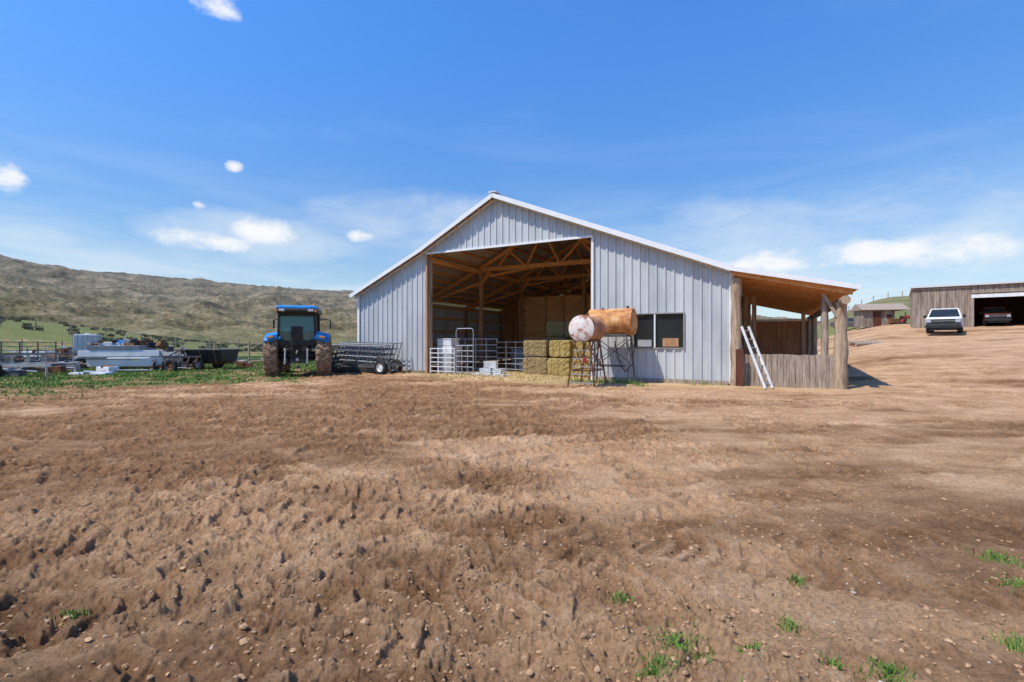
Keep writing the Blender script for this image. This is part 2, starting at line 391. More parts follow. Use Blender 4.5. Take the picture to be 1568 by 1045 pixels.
def pebbles(name,n,mat,rmin,rmax,reg):
    Bp=B();t=(1+5**.5)/2
    iv=[(-1,t,0),(1,t,0),(-1,-t,0),(1,-t,0),(0,-1,t),(0,1,t),(0,-1,-t),(0,1,-t),(t,0,-1),(t,0,1),(-t,0,-1),(-t,0,1)]
    fi=[(0,11,5),(0,5,1),(0,1,7),(0,7,10),(0,10,11),(1,5,9),(5,11,4),(11,10,2),(10,7,6),(7,1,8),(3,9,4),(3,4,2),(3,2,6),(3,6,8),(3,8,9),(4,9,5),(2,4,11),(6,2,10),(8,6,7),(9,8,1)]
    R=np.exp(np.random.uniform(math.log(reg[0]),math.log(reg[1]),n));A=np.random.uniform(-.85,.85,n)
    X=R*np.sin(A);Y=R*np.cos(A);Z=surf(X,Y)
    for i in range(n):
        r=random.uniform(rmin,rmax)*(1 if random.random()<.9 else 1.8);an=random.random()*6.28;c,s=math.cos(an),math.sin(an)
        vs=[]
        for p in iv:
            q=[v/1.9*r*random.uniform(.6,1.4) for v in p];q[2]*=.6
            vs.append((X[i]+q[0]*c-q[1]*s*.8,Y[i]+q[0]*s+q[1]*c*.8,Z[i]+q[2]+r*.05))
        Bp.add(vs,fi,mat)
    return Bp.obj(name,smooth=False)
clod=M('dirt_clod',(.24,.135,.07),(.52,.33,.19),12,.95,0,.5)
pebbles('dirt_clods',7000,clod,.004,.015,(1.9,16))
pebbles('gravel_stones',160,stone,.005,.012,(2,16))
# ---------------------------------------------------------------- barn
BRZ=math.atan2(-.467,.884)
barn=empty('metal_barn',(BL[0],BL[1],0),BRZ)
W=17.13;D=19.2
prof=[(0,3.82),(4.1,5.62),(7.95,7.60),(17.13,3.88)]
def pz(s): return float(np.interp(s,[p[0] for p in prof],[p[1] for p in prof]))
def corr(Bd,a,b,zb,zt,mat,holes=(),per=.305,f=None,flip=False,brk=()):
    st=[];k=math.floor(a/per)
    while k*per<b+per:
        c=k*per
        for o,dd in((-.042,0),(-.028,.045),(.028,.045),(.042,0)): st.append((c+o,dd))
        for o in (.11,.195):
            st.append((c+o-.008,0));st.append((c+o,.008));st.append((c+o+.008,0))
        k+=1
    st.sort();xs=[p[0] for p in st];ds=[p[1] for p in st]
    pts=sorted(set([a,b]+[x for x in xs if a<x<b]+[h for hh in holes for h in hh[:2]]+[x for x in brk if a<x<b]))
    for p,q in zip(pts[:-1],pts[1:]):
        dp=np.interp(p+1e-5,xs,ds);dq=np.interp(q-1e-5,xs,ds);mid=(p+q)/2
        segs=[(zb(p),zt(p),zb(q),zt(q))]
        for h in holes:
            if h[0]<=mid<=h[1]:
                segs=[(zb(p),h[2],zb(q),h[2]),(h[3],zt(p),h[3],zt(q))]
        for z0,z1,z2,z3 in segs:
            Bd.quad(f(p,dp,z0),f(q,dq,z2),f(q,dq,z3),f(p,dp,z1),mat)
ff=lambda s,o,z:(s,-o,z)
w=B()
OS0,OS1,OH=4.3,12.22,5.5
WIN=(13.8,15.62,1.22,2.52)
corr(w,0,OS0,lambda s:.05,pz,siding,f=ff,brk=[4.1])
corr(w,OS0,OS1,lambda s:OH,pz,siding,f=ff,brk=[7.95])
corr(w,OS1,W,lambda s:.05,pz,siding,holes=[WIN],f=ff)
w.obj('front_wall',barn)
w=B()
corr(w,0,D,lambda s:.05,lambda s:3.8,siding,f=lambda s,o,z:(-o,s,z))
corr(w,0,D,lambda s:.05,lambda s:3.86,siding,f=lambda s,o,z:(W+o,s,z))
corr(w,0,4.5,lambda s:.05,pz,siding,f=lambda s,o,z:(s,D+o,z),brk=[4.1])
corr(w,4.5,W,lambda s:.05,pz,siding,f=lambda s,o,z:(s,D+o,z),brk=[7.95],holes=[(9.4,12.4,4.2,5.9)])
w.obj('side_and_back_walls',barn)
w=B();oh=.35
rp=[(-.3,3.69),(4.1,5.62),(7.95,7.60),(12.7,5.675),(17.13,3.88)]
strips=[(-oh,1.6,0),(1.6,3.4,1),(3.4,6.2,0),(6.2,8.4,1),(8.4,11.0,0),(11.0,13.2,1),(13.2,15.6,0),(15.6,17.4,1),(17.4,D+oh,0)]
for (s0,z0),(s1,z1) in zip(rp[:-1],rp[1:]):
    L_=math.hypot(s1-s0,z1-z0);nx,nz_=-(z1-z0)/L_,(s1-s0)/L_
    a,b_=.10,.13
    sts=strips if s0>12 else [(-oh,D+oh,0)]
    for y0,y1,fill in sts:
        v=[(s0+nx*a,y,z0+nz_*a) for y in(y0,y1)]+[(s1+nx*a,y,z1+nz_*a) for y in(y1,y0)]
        if fill: w.quad(*v,fillmat);continue
        w.quad(v[0],v[3],v[2],v[1],sidingin)
        v=[(s0+nx*b_,y,z0+nz_*b_) for y in(y0,y1)]+[(s1+nx*b_,y,z1+nz_*b_) for y in(y1,y0)]
        w.quad(*v,roofm)
    kk=int((D+2*oh)/.305)
    for i in range(kk):
        yy=-oh+.15+i*.305
        if any(fill and y0<yy<y1 for y0,y1,fill in sts): continue
        w.beam((s0+nx*.145,yy,z0+nz_*.145),(s1+nx*.145,yy,z1+nz_*.145),.05,.028,roofm)
w.obj('roof_sheets',barn)
w=B()
for (s0,z0),(s1,z1) in zip(rp[:-1],rp[1:]):
    w.beam((s0,-oh-.02,z0+.045),(s1,-oh-.02,z1+.045),.03,.17,trim)
    w.beam((s0,D+oh+.02,z0+.045),(s1,D+oh+.02,z1+.045),.03,.17,trim)
    w.beam((s0,-.06,z0-.03),(s1,-.06,z1-.03),.03,.10,trim)
w.beam((7.95,-oh-.04,7.79),(7.95,D+oh,7.79),.36,.05,roofm)
w.box((OS0-.02,-.065,OH/2),(.10,.05,OH),lumber_d)
w.box((OS1+.03,-.065,OH/2),(.09,.05,OH),trim)
w.box(((OS0+OS1)/2,-.067,OH+.04),(OS1-OS0+.1,.05,.09),trim)
w.box((W+.0,-.06,1.93),(.12,.06,3.78),trim);w.box((0,-.06,1.9),(.12,.06,3.7),trim)
w.box((OS0/2,-.06,.06),(OS0-.1,.05,.16),weath);w.box(((OS1+W)/2,-.06,.06),(W-OS1-.2,.05,.16),weath)
w.obj('roof_and_wall_trim',barn)
w=B()
for i in range(60):
    s=.35+i*.62
    if s>W-.2:break
    z=pz(s)
    sl=math.atan2(1.8,4.1) if s<4.1 else (math.atan2(1.98,3.85) if s<7.95 else -math.atan2(3.72,9.18))
    w.box((s,D/2,z+.02),(.045,D+2*oh-.08,.14),lumber,(0,-sl,0))
w.obj('roof_purlins',barn)
w=B()
for d in (.12,4.8,9.6,14.4,D-.1):
    if d>1:
        w.beam((0,d,3.66),(4.1,d,5.44),.09,.22,lumber)
        w.beam((0.1,d,3.6),(4.2,d,4.7),.06,.14,lumber)
    w.beam((4.2,d,5.48),(7.95,d,7.38),.09,.2,lumber);w.beam((7.95,d,7.38),(12.2,d,5.66),.09,.2,lumber);w.beam((12.2,d,5.66),(17.1,d,3.70),.09,.2,lumber)
    if d>1:
        w.beam((4.2,d,5.42),(12.22,d,5.42),.09,.22,lumber)
        w.beam((4.2,d+.1,5.0),(8.0,d+.1,5.42),.05,.12,lumber)
        pts=[(5.2,5.42),(6.0,6.3),(7.0,5.42),(7.95,7.2),(8.9,5.42),(10.0,6.5),(11.0,5.42),(11.6,5.8)]
        for p,q in zip(pts[:-1],pts[1:]): w.beam((p[0],d+.06,p[1]),(q[0],d+.06,q[1]),.05,.11,lumber)
    if d>1:
        for s in (4.25,12.22): w.beam((s-.5 if s>8 else s+.6,d,5.3),(s,d,4.6),.05,.12,lumber)
for s in (4.22,12.2):
    w.box((s,D/2,5.30),(.08,D-.4,.26),lumber)
for z in(.5,1.3,2.1,2.9,3.6): w.box((.1,D/2,z),(.05,D-.4,.12),lumber);w.box((W-.1,D/2,z),(.05,D-.4,.12),lumber)
for z in(1.0,2.0,3.0,4.0,5.0): w.box((W/2,D-.1,z),(W-3.5,.05,.12),lumber)
w.obj('trusses_and_girts',barn)
w=B()
for d in(.14,4.8,9.6,14.4,D-.25):
    w.box((4.25,d,2.7),(.17,.17,5.4),lumber_d);w.box((12.22,d,2.7),(.17,.17,5.4),lumber_d)
    w.box((.14,d,1.8),(.15,.15,3.6),lumber_d);w.box((W-.14,d,1.8),(.15,.15,3.6),lumber_d)
w.box((8.5,9.6,2.7),(.17,.17,5.4),lumber_d);w.box((4.25,.14,2.6),(.24,.24,5.3),logw)
w.obj('posts',barn,bevel=.01)
w=B()
for i in range(18):
    z=.25+i*.245
    if z>4.4:break
    w.box((10.4,9.72,z),(3.6,.05,.235),ply);w.box((6.4,9.72,z),(4.1,.05,.235),ply)
for i in range(18):
    z=.25+i*.245
    if z>4.6: break
    w.box((3.4,14.5,z),(6.2,.05,.235),ply)
for s in(4.5,6.0,7.2,8.7,9.9,11.1): w.box((s,9.66,2.2),(.1,.06,4.4),lumber_d)
for s in(1.2,2.4): w.box((s,14.44,2.2),(.1,.06,4.4),lumber_d)
w.obj('plywood_partition',barn)
w=B();s0,s1,z0,z1=WIN;cx=(s0+s1)/2;cz=(z0+z1)/2
w.box((cx,.05,cz),(s1-s0,.02,z1-z0),glass)
w.box((cx-.12,.0,cz),(.05,.11,z1-z0-.09),trim)
for s in(s0+.02,s1-.02): w.box((s,.0,cz),(.04,.13,z1-z0),winframe)
for z in(z0+.02,z1-.02): w.box((cx,-.001,z),(s1-s0-.082,.13,.04),winframe)
w.box((cx+.42,.036,cz-.42),(.55,.004,.30),lumber_d)
w.box((cx-.5,.036,cz-.45),(.5,.004,.25),greyp)
w.obj('window',barn)
# lean-to
w=B();LS=20.6
def lz(s): return 3.84+(3.03-3.84)*(s-W)/(LS-W)
DL=14.2
w.quad((W,-oh-.1,lz(W)+.1),(LS,-oh-.1,lz(LS)+.1),(LS,DL,lz(LS)+.1),(W,DL,lz(W)+.1),roofm)
w.quad((W,-oh-.1,lz(W)+.05),(W,DL,lz(W)+.05),(LS,DL,lz(LS)+.05),(LS,-oh-.1,lz(LS)+.05),ply)
w.beam((W-.1,-oh-.13,lz(W)+.09),(LS+.05,-oh-.13,lz(LS)+.07),.03,.15,trim)
w.beam((LS+.02,-oh-.1,lz(LS)+.07),(LS+.02,DL,lz(LS)+.07),.03,.09,trim)
w.obj('lean_to_roof',barn)
w=B()
for i in range(13):
    d=-.25+i*1.18
    w.beam((W+.05,d,lz(W)-.05),(LS-.1,d,lz(LS)-.05),.06,.17,ply if i%2 else lumber)
for i in range(6):
    s=W+.3+i*.6
    w.box((s,DL/2-.2,lz(s)+.03),(.06,DL,.04),lumber)
w.tube((20.26,-.75,2.72),(20.26,DL,2.74),.13,logw,10)
w.obj('lean_to_rafters',barn)
w=B()
def logpost(Bd,s,d,z0,z1,r,m,n=12):
    ks=9;pr=[(z0+(z1-z0)*i/ks,r*(1+.10*math.sin(i*2.3+s*3+d)+.04*math.sin(i*5.1+d))*(1.08-.16*i/ks)) for i in range(ks+1)]
    Bd.lathe(pr,(s,d,0),(0,0,1),m,n,cap=True)
logpost(w,17.28,-.12,0,3.6,.17,logw)
for d in(0,4.8,9.6,14.0): logpost(w,20.22,d,-.1,2.7,.18 if d==0 else .13,logw)
logpost(w,19.80,.05,0,2.85,.10,weath)
w.beam((20.2,-.1,2.1),(19.75,-.1,2.95),.09,.09,weath)
w.box((17.40,-.32,.62),(.24,.08,1.22),darkred)
logpost(w,17.35,4.8,0,3.4,.12,logw);logpost(w,17.35,9.6,0,3.4,.12,logw)
w.box((17.75,3.2,1.6),(.16,.16,3.3),logw)
w.box((19.5,4.9,1.35),(.14,.14,2.7),logw)
w.obj('lean_to_log_posts',barn,smooth=True)
w=B();s=17.5
random.seed(3)
while s<20.05:
    bw=random.uniform(.13,.2);w.box((s+bw/2,-.02+random.uniform(-.012,.012),.53),(bw-.012,.03,random.uniform(1.02,1.1)),weath,(0,random.uniform(-.01,.01),0));s+=bw
w.box((18.8,.05,.85),(2.6,.05,.12),weath);w.box((18.8,.05,.3),(2.6,.05,.12),weath)
w.obj('lean_to_board_fence',barn)
w=B();s=17.6
while s<19.6:
    bw=random.uniform(.15,.22);w.box((s+bw/2,4.9+random.uniform(-.01,.01),1.2),(bw-.004,.03,2.3),redwood);s+=bw
w.box((18.6,4.86,2.36),(2.1,.05,.09),whitep)
w.box((18.6,4.93,1.2),(2.0,.02,2.2),redwood)
w.box((19.72,4.86,1.3),(.1,.1,2.2),weath)
w.obj('lean_to_inner_panel',barn)
w=B()
a0=Vector((18.15,-.95,0.02));a1=Vector((17.45,-.26,1.98));side=Vector((.20,.22,0))
for k in(0,1): w.beam(a0+side*k,a1+side*k,.035,.075,whitep)
for i in range(7):
    t=(i+.5)/7;p=a0.lerp(a1,t);w.tube(p,p+side,.016,steel)
lad=w.obj('ladder');lad.location=(BL[0],BL[1],0);lad.rotation_euler=(0,0,BRZ)
# ---------------------------------------------------------------- hay bales
def bale(w,c,d,m,rz=0):
    nx,ny,nz=10,6,8;idx={};vs=[];fs=[]
    R=Matrix.Rotation(rz,3,'Z')
    def vid(i,j,k):
        key=(i,j,k)
        if key not in idx:
            p=[(i/nx-.5),(j/ny-.5),(k/nz-.5)]
            e=sum(abs(q)>.49 for q in p);f=1-.035*(e-1)
            q=[p[0]*d[0]*f+random.uniform(-1,1)*.016,p[1]*d[1]*f+random.uniform(-1,1)*.018,p[2]*d[2]*f+random.uniform(-1,1)*.012]
            idx[key]=len(vs);vs.append(R@Vector(q)+Vector(c))
        return idx[key]
    for i in range(nx):
        for j in range(ny):
            for k,fl in((0,1),(nz,0)):
                q=(vid(i,j,k),vid(i+1,j,k),vid(i+1,j+1,k),vid(i,j+1,k));fs.append(q[::-1] if fl else q)
    for i in range(nx):
        for k in range(nz):
            for j,fl in((0,0),(ny,1)):
                q=(vid(i,j,k),vid(i+1,j,k),vid(i+1,j,k+1),vid(i,j,k+1));fs.append(q[::-1] if fl else q)
    for j in range(ny):
        for k in range(nz):
            for i,fl in((0,1),(nx,0)):
                q=(vid(i,j,k),vid(i,j+1,k),vid(i,j+1,k+1),vid(i,j,k+1));fs.append(q[::-1] if fl else q)
    w.add(vs,fs,m)
    for t in(-.3,0,.3):
        p=Vector((t*d[0],-d[1]/2-.008,0))
        w.beam(R@(p+Vector((0,0,-d[2]/2)))+Vector(c),R@(p+Vector((0,0,d[2]/2)))+Vector(c),.012,.012,twine)
w=B()
for (s,d,z,mm,dz) in [(9.0,2.05,.39,haybrown,(1.2,.9,.74)),(8.95,2.15,1.17,haybrown,(1.15,.9,.72)),(10.3,1.6,.38,hay,(1.0,.95,.74)),(10.28,1.8,1.17,hay,(.96,.9,.72)),(11.38,1.5,.38,hay,(.92,.95,.74)),(11.42,1.75,1.17,hay,(.92,.95,.70)),
    (9.3,3.6,.42,hayold,(1.15,.9,.8)),(9.3,3.6,1.27,hayold,(1.15,.9,.8)),(9.35,3.6,2.08,hayold,(.95,.9,.7)),(10.4,3.4,2.05,hayold,(1.0,.9,.7)),(10.4,3.4,1.2,hayold,(1,.9,.8)),(10.4,3.4,.4,hayold,(1,.9,.8)),(11.5,3.3,2.05,hay,(1.0,.9,.75)),(11.5,3.3,1.2,hay,(1.0,.9,.78)),(11.5,3.3,.4,hay,(1.0,.9,.78))]:
    bale(w,(s,d,z),dz,mm,random.uniform(-.06,.06))
hb=w.obj('hay_bale_stack');hb.location=(BL[0],BL[1],0);hb.rotation_euler=(0,0,BRZ)
# ---------------------------------------------------------------- corral gates in opening
def gate(w,p0,p1,z0,z1,n,m,r=.022,arch=False,vert=2):
    p0=Vector(p0);p1=Vector(p1)
    for i in range(n):
        z=z0+(z1-z0)*i/(n-1);w.tube(p0+Vector((0,0,z)),p1+Vector((0,0,z)),r,m,8)
    for i in range(vert+2):
        t=i/(vert+1);p=p0.lerp(p1,t);w.tube(p+Vector((0,0,z0-.1)),p+Vector((0,0,z1+.03)),r*1.25,m,8)
    if arch:
        top=arch
        pts=[p0+Vector((0,0,z1)),p0+Vector((0,0,top-.12)),p0.lerp(p1,.08)+Vector((0,0,top)),p0.lerp(p1,.92)+Vector((0,0,top)),p1+Vector((0,0,top-.12)),p1+Vector((0,0,z1))]
        w.path(pts,r*1.1,m)
def local_obj(w,name,**k):
    o=w.obj(name,**k);o.location=(BL[0],BL[1],0);o.rotation_euler=(0,0,BRZ);return o
w=B();gate(w,(4.45,.0,0),(5.85,-.1,0),.12,1.15,6,whitep,.02);local_obj(w,'livestock_gate')
w=B();gate(w,(5.95,-.1,0),(6.85,-.1,0),.12,1.3,6,steel,.019,arch=2.05);local_obj(w,'livestock_gate')
w=B();gate(w,(6.5,2.6,0),(8.2,2.3,0),.15,1.45,6,steel,.02);gate(w,(4.5,1.9,0),(6.5,2.6,0),.15,1.6,6,steel,.02,vert=3);gate(w,(6.5,5.6,0),(9.4,5.4,0),.15,1.6,6,steel,.02,vert=3);local_obj(w,'corral_panels')
w=B()
w.box((4.85,.9,.45),(.8,.7,.9),greyp);w.box((4.85,.9,1.08),(.85,.75,.34),whitepl);w.box((4.82,.88,1.42),(.8,.65,.3),whitepl);w.box((4.82,.88,1.59),(.85,.7,.05),whitepl)
local_obj(w,'storage_bins',bevel=.03)
w=B()
w.lathe([(0,.45),(.02,.48),(.3,.5),(.5,.52),(.52,.48),(.45,.45),(.05,.43)],(7.9,3.3,.02),(0,0,1),greyp,28)
local_obj(w,'water_trough',smooth=True)
w=B()
for (s,d,z,a) in[(7.25,.35,.16,.1),(7.8,.45,.16,-.15),(7.45,.4,.46,.25)]:
    c,s_n=math.cos(a),math.sin(a)
    w.T=Matrix.Translation((s,d,z))@Matrix.Rotation(a,4,'Z')
    w.box((0,0,-.13),(.5,.36,.02),whitepl)
    for zz in(-.07,.02,.11):
        w.box((0,-.18,zz),(.5,.02,.06),whitepl);w.box((0,.18,zz),(.5,.02,.06),whitepl);w.box((-.25,0,zz),(.02,.338,.06),whitepl);w.box((.25,0,zz),(.02,.338,.06),whitepl)
    for xx in(-.25,.25):
        for yy in(-.18,.18): w.box((xx,yy,0),(.035,.035,.30),whitepl)
w.T=Matrix.Identity(4)
local_obj(w,'white_crates')
w=B()
for i in range(5): w.box((5.9+.9*i,6.2,.55),(.86,.04,1.0),whitepl if i%2 else greyp)
for i in range(6): w.box((5.45+.9*i,6.15,.6),(.08,.08,1.2),weath)
local_obj(w,'feed_panel_wall')
w=B()
for i in range(34):
    s=random.uniform(6.9,8.6);d=random.uniform(-.6,.1);r=random.uniform(.05,.13)
    w.box((s,d,r*.3),(r*2,r*1.4,r*.8),stone if i%3 else whitep,(random.random(),random.random(),random.random()*3),taper=.7)
local_obj(w,'rubble_pile',bevel=.02)
w=B()
for j in range(7):
    d0=-1.55+j*.1;dz=.10*j*.25
    s0=-.9+j*.07+random.uniform(-.1,.1);s1=s0+3.5
    for i in range(6):
        t=i/5;z=.12+1.12*t+dz;dd=d0+.5*t
        w.tube((s0,dd,z+.05),(s1,dd,z-.12*(1-t)),.02,steel if (j+i)%3==0 else dksteel,6)
    for t in(0,.2,.4,.6,.8,1.0):
        s=s0+(s1-s0)*t;w.tube((s,d0,.05),(s,d0+.52,1.28+dz),.022,dksteel,6)
for i in range(7):
    w.box((1.2,-1.25,.1+.03*i),(3.3,.9,.02),dksteel,(0,.02*(i%3-1),0))
local_obj(w,'livestock_panel_stack')
def wheel(w,c,ax,R,Wd,rim,mt,mr,lugs=0,n=36,side=1):
    c=Vector(c);a=Vector(ax).normalized();h=Wd/2
    w.lathe([(-h*.7,rim),(-h*.95,rim+(R-rim)*.25),(-h,rim+(R-rim)*.6),(-h*.88,R*.96),(-h*.6,R),(h*.6,R),(h*.88,R*.96),(h,rim+(R-rim)*.6),(h*.95,rim+(R-rim)*.25),(h*.7,rim)],c,a,mt,n)
    w.lathe([(-h*.7,rim),(-h*.55,rim*.92),(-h*.2,rim*.85),(-h*.1,.12),(-h*.35,.1),(-h*.35,0.001)],c,a,mr,n)
    w.lathe([(h*.7,rim),(h*.55,rim*.92),(h*.2,rim*.85),(h*.1,.12),(h*.35,.1),(h*.35,0.001)],c,a,mr,n)
    if lugs:
        up=Vector((0,0,1));b=a.cross(up).normalized();u2=b.cross(a)
        for i in range(lugs):
            for sgn in(-1,1):
                an=2*math.pi*(i+(.5 if sgn>0 else 0))/lugs
                def P(t,rr,da): 
                    q=an+da;return c+a*t+(b*math.cos(q)+u2*math.sin(q))*rr
                p0=P(sgn*h*.02,R+.015,.0);p1=P(sgn*h*.62,R+.015,.11);p2=P(sgn*h*.98,R*.94,.15)
                w.beam(p0,p1,.055,.07,mt);w.beam(p1,p2,.06,.06,mt)
w=B();wheel(w,(3.05,-1.75,.33),(0,1,0),.33,.2,.19,tyre,whitep)
w.beam((-.3,-1.6,.4),(3.7,-1.6,.4),.08,.08,dksteel);w.beam((-.3,-.9,.4),(3.7,-.9,.4),.08,.08,dksteel)
wheel(w,(3.05,-.75,.33),(0,1,0),.33,.2,.19,tyre,whitep);w.beam((3.05,-1.7,.33),(3.05,-.8,.33),.06,.06,dksteel)
w.path([(2.6,-1.75,.45),(2.65,-1.75,.72),(3.05,-1.75,.8),(3.45,-1.75,.72),(3.5,-1.75,.45)],.03,dksteel)
local_obj(w,'small_trailer')
# ---------------------------------------------------------------- fuel tanks
def tank(w,c,ax,R,Ln,mb,me_):
    c=Vector(c);a=Vector(ax).normalized();h=Ln/2
    w.lathe([(-h+.02,R*.985),(-h+.02,R),(-h+.06,R+.006),(-h+.08,R),(-.03,R),(0,R+.007),(.03,R),(h-.08,R),(h-.06,R+.006),(h-.02,R),(h-.02,R*.985)],c,a,mb,40)
    for sg in(-1,1):
        w.lathe([(sg*(h-.02),R*.985),(sg*(h-.01),R*.93),(sg*(h+.03),R*.7),(sg*(h+.05),R*.35),(sg*(h+.055),.001)],c,a,me_,40)
def stand(w,c,ax,Ln,wd,zt,m,spread=.22):
    c=Vector((c[0],c[1],0));a=Vector(ax).normalized();b=Vector((-a.y,a.x,0))
    T=[];F_=[]
    for i in(-1,1):
        for j in(-1,1):
            t=c+a*i*Ln/2+b*j*wd/2+Vector((0,0,zt));f=c+a*i*(Ln/2+spread*.7)+b*j*(wd/2+spread)+Vector((0,0,-.03))
            w.beam(t,f,.05,.05,m);T.append(t);F_.append(f)
    def lp(k,t): return T[k].lerp(F_[k],t)
    for (i,j) in((0,1),(1,3),(3,2),(2,0)):
        w.beam(T[i],T[j],.05,.06,m)
        w.beam(lp(i,.62),lp(j,.62),.035,.035,m)
        w.beam(lp(i,.06),lp(j,.62),.025,.025,m);w.beam(lp(j,.06),lp(i,.62),.025,.025,m)
    for j in(0,1): w.beam(T[j]+Vector((0,0,.04)),T[j+2]+Vector((0,0,.04)),.06,.06,m)
e1=empty('fuel_tank',(0,0,0))
ed=(.467,.884,0);es=(.884,-.467,0)
c1=Vector((2.2,15.4,0))+Vector(ed)*.62
w=B();tank(w,(c1.x,c1.y,1.9),ed,.43,1.25,tankdark,tankend)
w.tube((c1.x,c1.y,2.3),(c1.x,c1.y,2.42),.05,rust);w.obj('tank',e1,smooth=True)
w=B();stand(w,c1,ed,1.0,.5,1.5,rust,.2);w.tube((2.25,15.35,1.5),(2.3,15.3,.95),.02,blackp);w.box((2.3,15.3,.9),(.1,.08,.2),redp);w.obj('stand',e1)
w=B()
for i in range(5):
    t=.2+i*.17;z=1.5*(1-t);hw=.22+.2*t
    w.beam((2.2-.884*hw,15.4+.467*hw-.1*t,z),(2.2+.884*hw,15.4-.467*hw-.1*t,z),.03,.03,steel)
w.obj('rungs',e1)
e2=empty('fuel_tank',(0,0,0));c2=Vector((3.58,17.3,0))
w=B();tank(w,(c2.x,c2.y,2.17),es,.48,1.6,tankrust,tankrust)
w.tube((c2.x+.5,c2.y-.26,2.6),(c2.x+.5,c2.y-.26,2.74),.05,rust);w.tube((c2.x-.3,c2.y+.16,2.6),(c2.x-.3,c2.y+.16,2.7),.04,rust);w.obj('tank',e2,smooth=True)
w=B();stand(w,c2,es,1.2,.6,1.68,dksteel,.16)
hs=[(c2.x+.6,c2.y-.7,1.8),(c2.x+.62,c2.y-.75,1.3),(c2.x+.55,c2.y-.75,.7),(c2.x+.3,c2.y-.7,.45),(c2.x+.1,c2.y-.7,.8),(c2.x-.05,c2.y-.66,1.5)]
w.path(hs,.018,blackp);w.obj('stand',e2)
# ---------------------------------------------------------------- tractor
tx,ty=PX(458,20.6),20.6
tr=empty('tractor',(tx,ty,gz(tx,ty)),math.radians(17))
w=B()
for sx in(-1,1):
    wheel(w,(sx*1.0,0,.88),(1,0,0),.88,.54,.46,rubber,greyp,lugs=20,n=40)
    wheel(w,(sx*.95,2.6,.66),(1,0,0),.66,.44,.34,rubber,greyp,lugs=16)
w.obj('wheels',tr,smooth=True)
w=B()
w.tube((-.95,0,.9),(.95,0,.9),.16,blackp,12);w.box((0,.1,.95),(.62,.9,.75),dksteel);w.box((0,1.6,.85),(.5,2.4,.5),dksteel);w.tube((-.9,2.6,.66),(.9,2.6,.66),.11,dksteel)
w.box((0,3.3,.75),(.5,.35,.45),blackp)
for sx in(-1,1):
    w.beam((sx*.32,-.35,.75),(sx*.42,-1.05,.5),.07,.1,blackp);w.beam((sx*.34,-.4,1.35),(sx*.42,-.85,1.2),.07,.09,blackp);w.tube((sx*.42,-.85,1.18),(sx*.42,-.95,.55),.035,steel)
    w.box((sx*.25,-.42,1.25),(.16,.12,.3),dksteel)
    w.box((sx*.58,-.1,1.45),(.14,1.0,.5),blackp)
w.beam((0,-.4,1.15),(0,-.85,1.0),.06,.06,steel);w.tube((0,-.4,.72),(0,-.6,.72),.07,steel);w.box((0,-.55,.42),(.12,.7,.08),dksteel);w.box((0,-.37,1.05),(.5,.15,.55),blackp)
for i in range(4): w.tube((-.2+.13*i,-.44,1.45),(-.2+.13*i,-.52,1.45),.03,redp if i%2 else blue)
w.obj('chassis_and_hitch',tr,bevel=.012)
w=B()
hp=[(1.25,1.15),(1.25,1.95),(1.8,1.98),(2.9,1.85),(3.35,1.7),(3.5,1.45),(3.45,1.1)]
w.prism(hp,-.40,.40,blue)
w.prism([(p[0],p[1]*.6+.62) for p in [(1.6,1.2),(1.6,1.75),(3.2,1.6),(3.3,1.2)]],-.412,.412,blackp)
w.tube((.52,1.35,1.8),(.52,1.35,2.75),.05,blackp,10)
for sx in(-1,1):
    R=.98;seg=12;vs=[]
    for i in range(seg+1):
        a=math.radians(42+i*105/seg)
        yy=-math.cos(a)*R;zz=.90+math.sin(a)*R
        x0,x1=(.62,1.24) if sx>0 else (-1.24,-.62)
        zl,zr=(zz-.07,zz+.07) if sx<0 else (zz+.07,zz-.07)
        vs+= [(x0,yy,zl),(x1,yy,zr),(x1,yy*.96,zr-.05),(x0,yy*.96,zl-.05)]
    fs=[]
    for i in range(seg):
        for k in range(4):
            fs.append((i*4+k,i*4+(k+1)%4,(i+1)*4+(k+1)%4,(i+1)*4+k))
    fs+=[(0,1,2,3),(seg*4+3,seg*4+2,seg*4+1,seg*4)]
    w.add(vs,fs,blue)
    w.box((sx*.92,-.72,1.66),(.40,.14,.16),blue,(0,sx*.2,0));w.box((sx*.98,-.80,1.66),(.20,.03,.08),lightm,(0,sx*.2,0))
w.obj('blue_bodywork',tr,bevel=.025)
w=B()
cp=[(-.55,1.35),(-.66,1.9),(-.62,2.68),(1.1,2.68),(1.35,1.3)]
w.prism(cp,-.66,.66,cabglass)
for sx in(-1,1):
    w.beam((sx*.69,-.56,1.35),(sx*.70,-.66,1.9),.09,.09,blackp);w.beam((sx*.70,-.66,1.9),(sx*.68,-.63,2.7),.09,.09,blackp);w.beam((sx*.69,1.35,1.3),(sx*.69,1.1,2.7),.08,.08,blackp);w.beam((sx*.70,.35,1.3),(sx*.70,.3,2.7),.06,.07,blackp)
    w.beam((sx*.695,-.6,1.40),(sx*.695,1.35,1.32),.06,.12,blackp)
    w.tube((sx*.74,1.2,2.5),(sx*1.15,1.25,2.45),.02,blackp);w.box((sx*1.18,1.25,2.25),(.05,.2,.4),blackp)
w.beam((-.66,-.6,1.42),(.66,-.6,1.42),.08,.2,blackp);w.beam((-.66,-.655,2.6),(.66,-.655,2.6),.08,.14,blackp)
w.beam((-.3,-.675,1.8),(.25,-.66,2.05),.02,.03,blackp)
w.prism([(-.665,1.55),(-.675,2.1),(-.655,2.1),(-.645,1.55)],-.22,.22,blackp)
w.obj('cab',tr,bevel=.01)
w=B()
w.prism([(-.80,2.84),(-.78,2.93),(-.55,2.98),(1.1,2.98),(1.4,2.90),(1.4,2.84)],-.76,.76,blue)
